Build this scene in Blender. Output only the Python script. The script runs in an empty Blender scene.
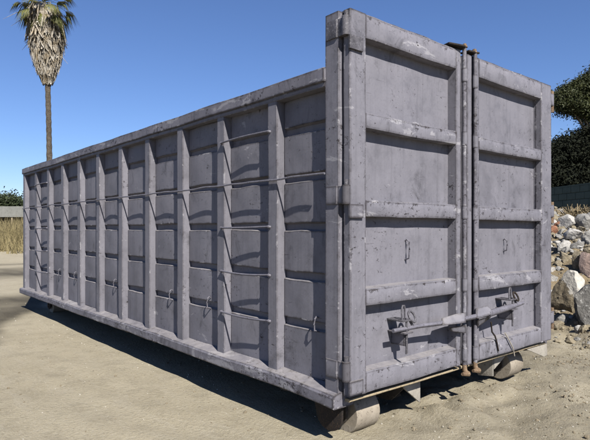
import bpy, bmesh, math, random
import numpy as np
from mathutils import Vector, Matrix, noise as mnoise

random.seed(7)
rng = np.random.default_rng(7)
R = math.radians
scene = bpy.context.scene
COL = scene.collection

# ------------------------------------------------------------------ camera
CAM = Vector((-2.04, -2.02, 1.15))
YAW = R(40.2)
FPX = 532.0                      # focal length in photo pixels (photo is 590 wide)
HOR = 229.0                      # horizon row in the photo
cd = bpy.data.cameras.new('camera')
cd.sensor_width = 36.0
cd.lens = 36.0 * FPX / 590.0
cd.shift_y = (HOR - 220.0) / 590.0
cd.clip_start = 0.05
cd.clip_end = 9000
cam = bpy.data.objects.new('camera', cd)
COL.objects.link(cam)
cam.location = CAM
cam.rotation_euler = (R(90), 0, -YAW)
scene.camera = cam

# ------------------------------------------------------------------ light
SUN = Vector((-1.0, -3.2, 3.25)).normalized()      # towards the sun
elev = math.asin(SUN.z)
azim = math.atan2(SUN.x, SUN.y)                    # from +Y, clockwise towards +X
world = bpy.data.worlds.new('World')
scene.world = world
world.use_nodes = True
wn = world.node_tree
wn.nodes.clear()
sky = wn.nodes.new('ShaderNodeTexSky')
sky.sky_type = 'NISHITA'
sky.sun_disc = False
sky.sun_elevation = elev
sky.sun_rotation = azim
sky.altitude = 0
sky.air_density = 1.0
sky.dust_density = 0.0
sky.ozone_density = 9.0
bg = wn.nodes.new('ShaderNodeBackground')
bg.inputs['Strength'].default_value = 0.054
wo = wn.nodes.new('ShaderNodeOutputWorld')
tint = wn.nodes.new('ShaderNodeMix')
tint.data_type = 'RGBA'
tint.blend_type = 'MULTIPLY'
tint.inputs[0].default_value = 1.0
tint.inputs[7].default_value = (1.07, 0.985, 1.06, 1.0)
wn.links.new(sky.outputs[0], tint.inputs[6])
wn.links.new(tint.outputs[2], bg.inputs['Color'])
wn.links.new(bg.outputs[0], wo.inputs['Surface'])

sd = bpy.data.lights.new('sun', 'SUN')
sd.energy = 5.0
sd.angle = R(0.5)
sd.color = (1.0, 0.955, 0.88)
sun = bpy.data.objects.new('sun', sd)
COL.objects.link(sun)
sun.rotation_euler = SUN.to_track_quat('Z', 'Y').to_euler()
sun.location = (-4, -10, 12)

scene.view_settings.view_transform = 'Standard'
scene.view_settings.look = 'None'
scene.view_settings.exposure = 1.2
scene.view_settings.gamma = 1.0
scene.view_settings.use_curve_mapping = False


def pdir(px, py):
    u = (px - 295.0) / FPX
    v = (HOR - py) / FPX
    s, c = math.sin(YAW), math.cos(YAW)
    return Vector((c * u + s, -s * u + c, v))


def at_y(px, py, y):
    d = pdir(px, py)
    return CAM + d * ((y - CAM.y) / d.y)


def at_q(px, py, q):
    return CAM + pdir(px, py) * q


# ------------------------------------------------------------------ materials
def nmat(name):
    m = bpy.data.materials.new(name)
    m.use_nodes = True
    nt = m.node_tree
    b = nt.nodes['Principled BSDF']
    return m, nt, b


def N(nt, t, **kw):
    n = nt.nodes.new(t)
    for k, v in kw.items():
        setattr(n, k, v)
    return n


def noise_tex(nt, vec, scale, detail=4, rough=0.55, dist=0.0):
    n = N(nt, 'ShaderNodeTexNoise')
    n.inputs['Scale'].default_value = scale
    n.inputs['Detail'].default_value = detail
    n.inputs['Roughness'].default_value = rough
    n.inputs['Distortion'].default_value = dist
    nt.links.new(vec, n.inputs['Vector'])
    return n.outputs['Fac']


def ramp(nt, fac, a, b, va=0.0, vb=1.0):
    n = N(nt, 'ShaderNodeMapRange')
    n.inputs['From Min'].default_value = a
    n.inputs['From Max'].default_value = b
    n.inputs['To Min'].default_value = va
    n.inputs['To Max'].default_value = vb
    nt.links.new(fac, n.inputs['Value'])
    return n.outputs[0]


ALB = 0.55        # all surface colours below are scaled by this to suit the exposure


def mix(nt, fac, a, b):
    n = N(nt, 'ShaderNodeMix', data_type='RGBA')
    if isinstance(fac, float):
        n.inputs[0].default_value = fac
    else:
        nt.links.new(fac, n.inputs[0])
    for i, v in ((6, a), (7, b)):
        if isinstance(v, tuple):
            n.inputs[i].default_value = (v[0] * ALB, v[1] * ALB, v[2] * ALB, 1.0)
        else:
            nt.links.new(v, n.inputs[i])
    return n.outputs[2]


def mth(nt, op, a, b=None, clamp=False):
    n = N(nt, 'ShaderNodeMath', operation=op, use_clamp=clamp)
    for i, v in enumerate((a, b)):
        if v is None:
            continue
        if isinstance(v, (int, float)):
            n.inputs[i].default_value = v
        else:
            nt.links.new(v, n.inputs[i])
    return n.outputs[0]


def mapping(nt, vec, scale):
    n = N(nt, 'ShaderNodeMapping')
    n.inputs['Scale'].default_value = scale
    nt.links.new(vec, n.inputs['Vector'])
    return n.outputs[0]


def bump(nt, b, h, strength, dist):
    n = N(nt, 'ShaderNodeBump')
    n.inputs['Strength'].default_value = strength
    n.inputs['Distance'].default_value = dist
    nt.links.new(h, n.inputs['Height'])
    nt.links.new(n.outputs[0], b.inputs['Normal'])


def paint_material(name, base, chips=1.0, dusty=1.0, wear=0.0):
    m, nt, b = nmat(name)
    geo = N(nt, 'ShaderNodeNewGeometry')
    pos = geo.outputs['Position']
    k = lambda f: tuple(min(1.0, c * f) for c in base)
    big = noise_tex(nt, pos, 1.1, 5, 0.65)
    med = noise_tex(nt, pos, 6.0, 8, 0.7)
    fine = noise_tex(nt, pos, 70.0, 5, 0.75)
    streak = noise_tex(nt, mapping(nt, pos, (26, 26, 0.9)), 1.0, 6, 0.65)
    runs = noise_tex(nt, mapping(nt, pos, (9, 9, 0.35)), 1.0, 4, 0.6)
    col = mix(nt, ramp(nt, big, 0.34, 0.66), k(0.80), k(1.12))
    col = mix(nt, ramp(nt, med, 0.42, 0.70, 0.0, 0.6), col, k(1.22))
    col = mix(nt, ramp(nt, med, 0.46, 0.28, 0.0, 0.6), col, k(0.62))
    col = mix(nt, ramp(nt, fine, 0.50, 0.72, 0.0, 0.45), col, k(0.66))
    col = mix(nt, ramp(nt, streak, 0.52, 0.72, 0.0, 0.45), col, k(0.60))
    col = mix(nt, ramp(nt, runs, 0.58, 0.74, 0.0, 0.25), col, k(1.35))
    # rubbed pale patches
    sc = noise_tex(nt, mapping(nt, pos, (1.6, 1.6, 4.2)), 1.7, 9, 0.68, 0.8)
    col = mix(nt, ramp(nt, sc, 0.645 - wear * 0.085, 0.67 - wear * 0.085, 0.0, 0.6), col, (0.44, 0.43, 0.455))
    # grime
    gr = noise_tex(nt, mapping(nt, pos, (3, 3, 2)), 2.0, 10, 0.75, 0.5)
    col = mix(nt, ramp(nt, gr, 0.56 - wear * 0.05, 0.68 - wear * 0.05, 0.0, 0.62), col, k(0.30))
    # worn edges
    bev = N(nt, 'ShaderNodeBevel', samples=6)
    bev.inputs['Radius'].default_value = 0.026
    dot = N(nt, 'ShaderNodeVectorMath', operation='DOT_PRODUCT')
    nt.links.new(bev.outputs[0], dot.inputs[0])
    nt.links.new(geo.outputs['True Normal'], dot.inputs[1])
    edge = ramp(nt, dot.outputs['Value'], 1.0, 0.80)
    wn1 = noise_tex(nt, pos, 17.0, 8, 0.75)
    wn2 = noise_tex(nt, pos, 7.0, 6, 0.7)
    em = ramp(nt, mth(nt, 'ADD', edge, mth(nt, 'MULTIPLY', mth(nt, 'SUBTRACT', wn1, 0.5), 2.6)), 0.44 - 0.16 * wear, 0.49 - 0.16 * wear)
    em = mth(nt, 'MULTIPLY', em, ramp(nt, edge, 0.05, 0.12), True)
    col = mix(nt, mth(nt, 'MULTIPLY', em, 0.9), col,
              mix(nt, ramp(nt, wn2, 0.39, 0.42), (0.50, 0.485, 0.50), (0.030, 0.024, 0.024)))
    # chips and scratches down to dark steel
    vor = noise_tex(nt, mapping(nt, pos, (1, 1, 1.5)), 24.0, 7, 0.8)
    gate = ramp(nt, noise_tex(nt, pos, 2.1, 4, 0.55), 0.42, 0.60, 0.0, 0.075)
    ch = ramp(nt, mth(nt, 'ADD', vor, gate), 0.668 - wear * 0.05, 0.682 - wear * 0.05)
    scr = noise_tex(nt, mapping(nt, pos, (7, 7, 70)), 1.0, 5, 0.7, 0.3)
    ch = mth(nt, 'MAXIMUM', ch, mth(nt, 'MULTIPLY', ramp(nt, scr, 0.665, 0.69), 0.6))
    col = mix(nt, mth(nt, 'MULTIPLY', ch, 0.9 * chips), col, (0.032, 0.027, 0.029))
    # small bright nicks
    nk = noise_tex(nt, mapping(nt, pos, (1, 1, 1.3)), 33.0, 6, 0.8)
    col = mix(nt, ramp(nt, nk, 0.665, 0.685, 0.0, 0.7), col, (0.58, 0.57, 0.58))
    # settled dust on upward faces
    sep = N(nt, 'ShaderNodeSeparateXYZ')
    nt.links.new(geo.outputs['Normal'], sep.inputs[0])
    du = mth(nt, 'MULTIPLY', ramp(nt, sep.outputs['Z'], 0.45, 0.85),
             ramp(nt, med, 0.36, 0.56, 0.2, 0.9), True)
    col = mix(nt, mth(nt, 'MULTIPLY', du, 0.55 * dusty), col, (0.36, 0.335, 0.325))
    nt.links.new(col, b.inputs['Base Color'])
    nt.links.new(ramp(nt, med, 0.3, 0.7, 0.50, 0.80), b.inputs['Roughness'])
    b.inputs['Specular IOR Level'].default_value = 0.22
    h = mth(nt, 'ADD', mth(nt, 'MULTIPLY', fine, 0.30), mth(nt, 'ADD', mth(nt, 'MULTIPLY', med, 0.8), mth(nt, 'MULTIPLY', ch, -0.5)))
    bump(nt, b, h, 0.30, 0.005)
    return m


def mottled(name, c1, c2, c3, scale=6.0, rough=0.85, bstr=0.5, bdist=0.01, metal=0.0, coord='pos', c3lo=0.6):
    m, nt, b = nmat(name)
    if coord == 'pos':
        v = N(nt, 'ShaderNodeNewGeometry').outputs['Position']
    else:
        v = N(nt, 'ShaderNodeTexCoord').outputs['Object']
    a = noise_tex(nt, v, scale, 6, 0.65)
    f = noise_tex(nt, v, scale * 6, 5, 0.7)
    g = noise_tex(nt, v, scale * 2.2, 4, 0.6)
    col = mix(nt, ramp(nt, a, 0.35, 0.65), c1, c2)
    col = mix(nt, ramp(nt, f, c3lo - 0.05, c3lo + 0.08), col, c3)
    col = mix(nt, ramp(nt, g, 0.55, 0.8, 0.0, 0.5), col, tuple(c * 0.6 for c in c1))
    nt.links.new(col, b.inputs['Base Color'])
    b.inputs['Roughness'].default_value = rough
    b.inputs['Metallic'].default_value = metal
    b.inputs['Specular IOR Level'].default_value = 0.25
    bump(nt, b, mth(nt, 'ADD', f, mth(nt, 'MULTIPLY', a, 2.0)), bstr, bdist)
    return m


PAINT = paint_material('purple_grey_paint', (0.219, 0.213, 0.245))
PAINT_D = paint_material('worn_hardware_paint', (0.115, 0.110, 0.125), 1.4, 0.5, 0.5)
PAINT_M = paint_material('chipped_frame_paint', (0.219, 0.213, 0.245), 1.0, 1.0, 0.42)
PAINT_W = paint_material('flaking_rail_paint', (0.215, 0.208, 0.243), 1.0, 1.0, 1.0)
HARD = mottled('dark_hardware_steel', (0.07, 0.066, 0.075), (0.15, 0.145, 0.165), (0.30, 0.29, 0.31), 16, 0.6, 0.4, 0.003)
ROD = mottled('thin_painted_rod', (0.15, 0.145, 0.172), (0.21, 0.203, 0.24), (0.055, 0.048, 0.05), 12, 0.6, 0.3, 0.003)
RUST = mottled('rust', (0.15, 0.095, 0.058), (0.25, 0.17, 0.105), (0.40, 0.33, 0.24), 14, 0.85, 0.6, 0.004)
DARKRUST = mottled('dark_rust', (0.018, 0.015, 0.014), (0.035, 0.025, 0.02), (0.12, 0.075, 0.04), 20, 0.8, 0.6, 0.004)
STEEL = mottled('worn_roller_steel', (0.33, 0.285, 0.225), (0.43, 0.38, 0.31), (0.17, 0.14, 0.11), 9, 0.6, 0.35, 0.003)
SILL = mottled('tan_sill_edge', (0.36, 0.29, 0.19), (0.46, 0.38, 0.25), (0.16, 0.12, 0.09), 12, 0.8, 0.4, 0.003)
UNDER = mottled('dark_underframe_steel', (0.045, 0.038, 0.034), (0.085, 0.072, 0.062), (0.16, 0.13, 0.10), 8, 0.8, 0.4, 0.004)
PLATE = mottled('dusty_plate', (0.36, 0.33, 0.29), (0.46, 0.43, 0.37), (0.22, 0.19, 0.16), 8, 0.8, 0.5, 0.004)


# ------------------------------------------------------------------ mesh helpers
class MB:
    def __init__(self):
        self.v, self.f = [], []

    def add(self, vs, fs):
        o = len(self.v)
        self.v += [tuple(p) for p in vs]
        self.f += [tuple(i + o for i in f) for f in fs]
        return self

    def box(self, x0, x1, y0, y1, z0, z1):
        vs = [(x, y, z) for x in (x0, x1) for y in (y0, y1) for z in (z0, z1)]
        return self.add(vs, [(0, 1, 3, 2), (4, 6, 7, 5), (0, 4, 5, 1), (2, 3, 7, 6), (0, 2, 6, 4), (1, 5, 7, 3)])

    def prism(self, prof, axis, s0, s1, n=1, wob=None):
        """prof: 2D loop in the two other axes (in xyz order); extruded along axis."""
        k = len(prof)
        vs, fs = [], []
        for i in range(n + 1):
            s = s0 + (s1 - s0) * i / n
            for (a, b) in prof:
                p = [a, b]
                p.insert(axis, s)
                p = Vector(p)
                if wob:
                    p = p + wob(p)
                vs.append(tuple(p))
        for i in range(n):
            for j in range(k):
                j2 = (j + 1) % k
                fs.append((i * k + j, i * k + j2, (i + 1) * k + j2, (i + 1) * k + j))
        fs.append(tuple(reversed(range(k))))
        fs.append(tuple(n * k + j for j in range(k)))
        return self.add(vs, fs)

    def tube(self, pts, r, n=8, closed=False):
        pts = [Vector(p) for p in pts]
        m = len(pts)
        rs = r if isinstance(r, (list, tuple)) else [r] * m
        vs, fs = [], []
        ref = None
        for i, p in enumerate(pts):
            if closed:
                t = pts[(i + 1) % m] - pts[i - 1]
            else:
                t = pts[min(i + 1, m - 1)] - pts[max(i - 1, 0)]
            t.normalize()
            if ref is None:
                ref = Vector((0, 0, 1)) if abs(t.z) < 0.9 else Vector((1, 0, 0))
            u = t.cross(ref)
            if u.length < 1e-5:
                u = t.cross(Vector((0.3, 0.9, 0.1)))
            u.normalize()
            w = t.cross(u)
            ref = -w if False else ref
            for j in range(n):
                a = 2 * math.pi * j / n
                vs.append(tuple(p + (u * math.cos(a) + w * math.sin(a)) * rs[i]))
        for i in range(m if closed else m - 1):
            for j in range(n):
                a, b2 = i * n + j, i * n + (j + 1) % n
                c, d = ((i + 1) % m) * n + (j + 1) % n, ((i + 1) % m) * n + j
                fs.append((a, b2, c, d))
        if not closed:
            fs.append(tuple(reversed(range(n))))
            fs.append(tuple((m - 1) * n + j for j in range(n)))
        return self.add(vs, fs)

    def build(self, name, mat, parent=None, bevel=0.0, seg=2, angle=40, wob=None):
        me = bpy.data.meshes.new(name)
        me.from_pydata(self.v, [], self.f)
        bm = bmesh.new()
        bm.from_mesh(me)
        bmesh.ops.recalc_face_normals(bm, faces=bm.faces)
        if bevel:
            es = [e for e in bm.edges if len(e.link_faces) == 2 and e.calc_face_angle(0) > R(30)]
            bmesh.ops.bevel(bm, geom=es, offset=bevel, segments=seg, profile=0.6, affect='EDGES', clamp_overlap=True)
        if wob:
            for v in bm.verts:
                v.co += wob(v.co)
        bm.to_mesh(me)
        bm.free()
        me.polygons.foreach_set('use_smooth', [True] * len(me.polygons))
        me.set_sharp_from_angle(angle=R(angle))
        me.materials.append(mat)
        return link(name, me, parent)


def link(name, me, parent=None):
    o = bpy.data.objects.new(name, me)
    COL.objects.link(o)
    if parent is not None:
        attach(o, parent)
    return o


def world_of(o):
    m = o.matrix_basis.copy()
    if o.parent:
        m = world_of(o.parent) @ o.matrix_parent_inverse @ m
    return m


def attach(o, parent):
    o.parent = parent
    o.matrix_parent_inverse = world_of(parent).inverted()


def tag(o, label=None, cat=None, group=None, kind=None):
    if label:
        o['label'] = label
    if cat:
        o['category'] = cat
    if group:
        o['group'] = group
    if kind:
        o['kind'] = kind
    return o


def empty(name, loc):
    o = bpy.data.objects.new(name, None)
    o.empty_display_size = 0.2
    COL.objects.link(o)
    o.location = loc
    return o


def rrect(a0, a1, b0, b1, r):
    k = r * 0.3
    return [(a0 + r, b0), (a1 - r, b0), (a1 - k, b0 + k), (a1, b0 + r), (a1, b1 - r), (a1 - k, b1 - k),
            (a1 - r, b1), (a0 + r, b1), (a0 + k, b1 - k), (a0, b1 - r), (a0, b0 + r), (a0 + k, b0 + k)]


def wobble(amp, freq, seed=0.0, comp=(1, 1, 1)):
    def f(p):
        n = mnoise.noise_vector(Vector(p) * freq + Vector((seed, seed * 1.7, seed * 0.3)))
        n2 = mnoise.noise_vector(Vector(p) * freq * 3.1 + Vector((seed + 9, seed, 4)))
        n = n + n2 * 0.35
        return Vector((n.x * amp * comp[0], n.y * amp * comp[1], n.z * amp * comp[2]))
    return f


# ------------------------------------------------------------------ terrain
def _hash(ix, iy, seed):
    h = (ix.astype(np.int64) * 374761393 + iy.astype(np.int64) * 668265263 + seed * 69069) & 0x7fffffff
    h = ((h ^ (h >> 13)) * 1274126177) & 0x7fffffff
    return ((h ^ (h >> 16)) & 0xffff) / 65535.0


def vnoise(x, y, seed=1):
    ix, iy = np.floor(x), np.floor(y)
    fx, fy = x - ix, y - iy
    fx, fy = fx * fx * (3 - 2 * fx), fy * fy * (3 - 2 * fy)
    a, b = _hash(ix, iy, seed), _hash(ix + 1, iy, seed)
    c, d = _hash(ix, iy + 1, seed), _hash(ix + 1, iy + 1, seed)
    return (a * (1 - fx) + b * fx) * (1 - fy) + (c * (1 - fx) + d * fx) * fy - 0.5


def fbm(x, y, seed=1, o=4):
    s, a = 0, 1.0
    for i in range(o):
        s = s + a * vnoise(x * 2 ** i + 17.3 * i, y * 2 ** i + 5.1 * i, seed + i)
        a *= 0.5
    return s


def sst(a, b, x):
    t = np.clip((x - a) / (b - a), 0, 1)
    return t * t * (3 - 2 * t)


def ground_h(x, y):
    x = np.asarray(x, float)
    y = np.asarray(y, float)
    rr = np.sqrt(x * x + y * y)
    near = 1 - sst(14, 40, rr)
    h = -0.05 + near * ((0.016 + 0.03 * sst(0.5, 2.5, x)) * fbm(x * 0.55, y * 0.55, 3, 3) + 0.010 * fbm(x * 3.2, y * 3.2, 8, 4))
    # churned soil in front of the doors
    ch = sst(0.15, 0.75, x + 0.25 * y) * (1 - sst(4.5, 6.5, x)) * (1 - sst(0.2, 1.2, y)) * sst(-5, -2.5, y)
    h = h + ch * (0.050 * fbm(x * 1.9, y * 1.9, 21, 6) + 0.060 * np.abs(fbm(x * 5, y * 5, 33, 5)))
    ridge = np.exp(-((y + 0.02 - 0.10 * fbm(x * 2.1, y * 2.1, 27, 3)) / 0.13) ** 2) * sst(0.45, 0.65, x) * (1 - sst(1.75, 1.95, x))
    h = h + ridge * (0.008 + 0.06 * fbm(x * 6, y * 6, 29, 4))
    # ruts running away in front of the doors
    rx = (x - 1.0) * 0.86 + (y + 0.6) * 0.5
    ry = -(x - 1.0) * 0.5 + (y + 0.6) * 0.86 + 0.15 * fbm(x, y, 40, 2)
    h = h - ch * 0.03 * np.exp(-((ry - 0.1) / 0.10) ** 2) - ch * 0.025 * np.exp(-((ry + 0.55) / 0.12) ** 2)
    # faint drag lines left of the container
    dl = (1 - sst(-0.6, -0.1, x)) * near
    h = h + dl * 0.006 * np.sin((x * 0.93 + y * 0.36 + 0.2 * fbm(x * 0.7, y * 0.7, 51, 2)) * 16) * sst(-0.1, 0.25, fbm(x * 0.5, y * 0.5, 61, 2))
    # bank of dirt and rubble right of the container
    e = x - 0.10 * y + 0.5 * fbm(x * 0.5, y * 0.5, 71, 3)
    bank = sst(3.75, 8.6, e) * (1 - 0.35 * sst(10.5, 14.5, e))
    lim = sst(-9, -5, y) * (1 - sst(13, 19, y)) * (1 - sst(22, 34, x))
    h = h + lim * bank * (1.52 + 0.30 * fbm(x * 0.9, y * 0.9, 81, 5))
    h = h + lim * sst(3.75, 4.6, e) * (1 - sst(11, 13, e)) * 0.10 * fbm(x * 3.3, y * 3.3, 91, 4)
    return h


def gh(x, y):
    return float(ground_h(x, y))


def ground_hit(px, py):
    d = pdir(px, py)
    qs = np.arange(1.5, 60, 0.03)
    below = CAM.z + d.z * qs <= ground_h(CAM.x + d.x * qs, CAM.y + d.y * qs)
    q = float(qs[int(np.argmax(below))]) if below.any() else 60.0
    return CAM + d * q, q


def lines(lo, hi, step, far, g):
    a = list(np.arange(lo, hi, step))
    s, x = step, hi
    up = []
    while x < far:
        up.append(x)
        s *= g
        x += s
    dn = []
    s, x = step, lo
    while x > -far:
        s *= g
        x -= s
        dn.append(x)
    return np.array(dn[::-1] + a + up)


gx = lines(-3.2, 6.2, 0.036, 4000, 1.06)
gy = lines(-1.6, 3.2, 0.036, 4000, 1.06)
X, Y = np.meshgrid(gx, gy)
Z = ground_h(X, Y)
nx, ny = len(gx), len(gy)
idx = np.arange(nx * ny).reshape(ny, nx)
quads = np.stack([idx[:-1, :-1], idx[:-1, 1:], idx[1:, 1:], idx[1:, :-1]], -1).reshape(-1, 4)
gme = bpy.data.meshes.new('ground')
gme.from_pydata(np.stack([X, Y, Z], -1).reshape(-1, 3).tolist(), [], quads.tolist())
gme.polygons.foreach_set('use_smooth', [True] * len(gme.polygons))
# where the soil is dark and damp (vehicle tracks beyond the container, churned spots)
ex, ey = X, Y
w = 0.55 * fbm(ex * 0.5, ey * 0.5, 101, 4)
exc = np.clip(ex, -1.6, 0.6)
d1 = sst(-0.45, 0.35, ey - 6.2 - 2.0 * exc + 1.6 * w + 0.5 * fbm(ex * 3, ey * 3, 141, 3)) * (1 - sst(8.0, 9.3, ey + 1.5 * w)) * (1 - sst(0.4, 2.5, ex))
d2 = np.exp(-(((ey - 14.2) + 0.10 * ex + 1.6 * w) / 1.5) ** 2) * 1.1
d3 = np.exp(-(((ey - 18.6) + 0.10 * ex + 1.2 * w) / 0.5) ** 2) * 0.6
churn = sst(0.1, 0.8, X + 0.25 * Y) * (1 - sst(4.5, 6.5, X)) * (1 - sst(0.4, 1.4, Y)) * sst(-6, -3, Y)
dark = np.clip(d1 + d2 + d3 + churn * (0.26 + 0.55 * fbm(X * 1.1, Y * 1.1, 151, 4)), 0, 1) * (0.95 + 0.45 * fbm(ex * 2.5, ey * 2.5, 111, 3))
soil = sst(3.6, 4.6, X - 0.10 * Y) * (1 - sst(24, 34, X)) * sst(-9, -5, Y) * (1 - sst(13, 19, Y))
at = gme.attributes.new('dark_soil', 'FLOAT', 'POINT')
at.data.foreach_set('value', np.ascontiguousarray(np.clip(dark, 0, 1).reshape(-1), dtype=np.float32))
at = gme.attributes.new('bank_soil', 'FLOAT', 'POINT')
at.data.foreach_set('value', np.ascontiguousarray(soil.reshape(-1), dtype=np.float32))

gm, nt, b = nmat('sandy_ground')
geo = N(nt, 'ShaderNodeNewGeometry')
pos = geo.outputs['Position']
n1 = noise_tex(nt, pos, 0.7, 5, 0.6)
n2 = noise_tex(nt, pos, 5.0, 8, 0.75)
n3 = noise_tex(nt, pos, 42.0, 5, 0.75)
n4 = noise_tex(nt, pos, 150.0, 3, 0.7)
n5 = noise_tex(nt, mapping(nt, pos, (6.0, 1.6, 1.0)), 1.3, 5, 0.65, 0.5)
col = mix(nt, ramp(nt, n1, 0.3, 0.7), (0.425, 0.372, 0.262), (0.515, 0.460, 0.342))
col = mix(nt, ramp(nt, n2, 0.48, 0.70, 0.0, 0.6), col, (0.265, 0.230, 0.165))
col = mix(nt, ramp(nt, n5, 0.50, 0.66, 0.0, 0.75), col, (0.47, 0.42, 0.315))
col = mix(nt, ramp(nt, n3, 0.54, 0.68, 0.0, 0.5), col, (0.21, 0.180, 0.128))
col = mix(nt, ramp(nt, n3, 0.45, 0.34, 0.0, 0.65), col, (0.54, 0.49, 0.39))
col = mix(nt, ramp(nt, n4, 0.58, 0.66, 0.0, 0.6), col, (0.64, 0.61, 0.54))
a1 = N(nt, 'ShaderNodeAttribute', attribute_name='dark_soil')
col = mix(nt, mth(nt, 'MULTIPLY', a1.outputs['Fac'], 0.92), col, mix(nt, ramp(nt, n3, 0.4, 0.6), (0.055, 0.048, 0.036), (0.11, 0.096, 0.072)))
a2 = N(nt, 'ShaderNodeAttribute', attribute_name='bank_soil')
bank = mix(nt, ramp(nt, n2, 0.35, 0.65), (0.19, 0.140, 0.078), (0.31, 0.240, 0.142))
bank = mix(nt, ramp(nt, n3, 0.5, 0.68, 0, 0.7), bank, (0.40, 0.36, 0.28))
col = mix(nt, mth(nt, 'MULTIPLY', a2.outputs['Fac'], 0.9), col, bank)
nt.links.new(col, b.inputs['Base Color'])
b.inputs['Roughness'].default_value = 0.95
b.inputs['Specular IOR Level'].default_value = 0.12
hh = mth(nt, 'ADD', mth(nt, 'MULTIPLY', n3, 0.9), mth(nt, 'ADD', mth(nt, 'MULTIPLY', n2, 0.9), mth(nt, 'MULTIPLY', n4, 0.3)))
bump(nt, b, hh, 0.8, 0.022)
gme.materials.append(gm)
ground = link('ground', gme)
tag(ground, kind='structure')

# ------------------------------------------------------------------ the container
L, W = 6.73, 2.42
ZT, ZR, ZB = 2.335, 2.05, 0.245
box = empty('roll_off_container', (W / 2, L / 2, -0.05))
tag(box, 'weathered purple-grey steel roll-off dumpster with ribbed sides and double rear doors', 'dumpster')

# shell: side walls, front bulkhead, floor
XW = 0.083                       # wall sheet plane of the visible side
side = MB().box(XW, XW + 0.012, 0.10, L - 0.05, 0.24, 1.96).build('side_wall', PAINT, box)
rside = MB().box(W - 0.097, W - 0.085, 0.10, L - 0.05, 0.24, 1.96).build('side_wall', PAINT, box)
MB().box(XW + 0.012, W - 0.097, L - 0.06, L - 0.045, 0.24, 2.0).build('front_wall', PAINT, box)
MB().box(XW + 0.012, W - 0.097, 0.04, L - 0.06, 0.235, 0.26).build('floor', UNDER, box)

# raised wall panels, bay by bay
rib_far = [0.665 + 0.6045 * i for i in range(10)]     # far edge of each rib
RW = 0.092                                            # rib width along the wall
bays = []
prev = 0.131
for yf in rib_far:
    bays.append((prev, yf - RW))
    prev = yf
bays.append((prev, L - 0.10))
rows = [(0.268, 0.565), (0.598, 0.850), (0.884, 1.148), (1.182, 1.446), (1.480, 1.736), (1.770, 1.958)]


def panel_mesh(w, h, seed):
    t, cham = 0.022, 0.011
    us = [0, cham / w, 0.06, 0.14, 0.25, 0.38, 0.5, 0.62, 0.75, 0.86, 0.94, 1 - cham / w, 1]
    vs_ = [0, cham / h, 0.12, 0.3, 0.5, 0.7, 0.88, 1 - cham / h, 1]
    verts, faces = [], []
    for j, v in enumerate(vs_):
        for i, u in enumerate(us):
            rim = i in (0, len(us) - 1) or j in (0, len(vs_) - 1)
            bul = (0.011 + 0.006 * mnoise.noise(Vector((seed * 1.9, 0.5, 2)))) * math.sin(math.pi * u) ** 1.2 * (0.8 + 0.2 * math.sin(math.pi * v))
            nz = mnoise.noise(Vector((u * 2.3 + seed * 3.1, v * 1.7, seed))) * 0.007 * math.sin(math.pi * u)
            x = -(t + nz * math.sin(math.pi * v)) - bul
            if rim:
                x = 0.004 - bul * (0.0 if j in (0, len(vs_) - 1) else 0)
            zw = 0.006 * mnoise.noise(Vector((u * 3.0 + seed * 1.3, (0 if v < 0.5 else 5), seed * 0.7)))
            verts.append((x, u * w, v * h + zw))
    k = len(us)
    for j in range(len(vs_) - 1):
        for i in range(k - 1):
            faces.append((j * k + i, (j + 1) * k + i, (j + 1) * k + i + 1, j * k + i + 1))
    me = bpy.data.meshes.new('panel')
    me.from_pydata(verts, [], faces)
    me.polygons.foreach_set('use_smooth', [True] * len(me.polygons))
    me.set_sharp_from_angle(angle=R(28))
    me.materials.append(PAINT)
    return me


for bi, (ya, yb) in enumerate(bays):
    for ri, (za, zb) in enumerate(rows):
        o = link('panel', panel_mesh(yb - ya + 0.01, zb - za, bi * 7 + ri))
        o.location = (XW, ya - 0.005, za + random.uniform(-0.003, 0.003))
        o.rotation_euler = (random.uniform(-0.006, 0.006), 0, 0)
        attach(o, side)

# ribs on both sides (hat profile with a slightly open U look)
for i, yf in enumerate(rib_far):
    wv = wobble(0.004, 2.0, i * 3.7, (1, 1, 0))
    m = MB().prism(rrect(0.004, XW + 0.004, yf - RW, yf, 0.005), 2, 0.262, 1.955, 24, wv)
    m.build('rib', PAINT, box, angle=22)
    m = MB().prism(rrect(W - XW - 0.004, W - 0.004, yf - RW, yf, 0.005), 2, 0.262, 1.955, 2)
    m.build('rib', PAINT, box, angle=22)

# top rails: square tube over a smaller lip
for sgn in (0, 1):
    def X_(a, b2):
        return (a, b2) if sgn == 0 else (W - b2, W - a)
    a, b2 = X_(-0.014, 0.10)
    wv = wobble(0.006, 1.6, 5 + sgn, (1, 0, 1))
    MB().prism([(p, q) for p, q in rrect(a, b2, 1.972, ZR, 0.005)], 1, 0.131, L + 0.01, 60, wv).build('top_rail', PAINT_W, box, angle=22)
    a, b2 = X_(0.000, 0.095)
    wv = wobble(0.006, 1.6, 5 + sgn, (1, 0, 1))
    MB().prism([(p, q) for p, q in rrect(a, b2, 1.942, 1.975, 0.006)], 1, 0.135, L, 60, wv).build('rail_lip', PAINT, box, angle=22)
    # bottom rail with a sloping dusty ledge
    ws = wobble(0.008, 2.2, 15 + sgn, (1, 0, 0.8))

    def wl(p, ws=ws):
        q = ws(p)
        near = max(0.0, 1 - max(0.0, p.y) / 0.55)
        q.z -= 0.018 * near * near
        return q
    pr = [(-0.038, 0.190), (-0.044, 0.196), (-0.044, 0.250), (-0.036, 0.264), (0.03, 0.278), (0.10, 0.290), (0.12, 0.285), (0.12, 0.190)]
    if sgn:
        pr = [(W - p, q) for p, q in pr][::-1]
    MB().prism(pr, 1, 0.03, L + 0.03, 70, wl).build('bottom_rail', PAINT_W, box, angle=22)
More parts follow.
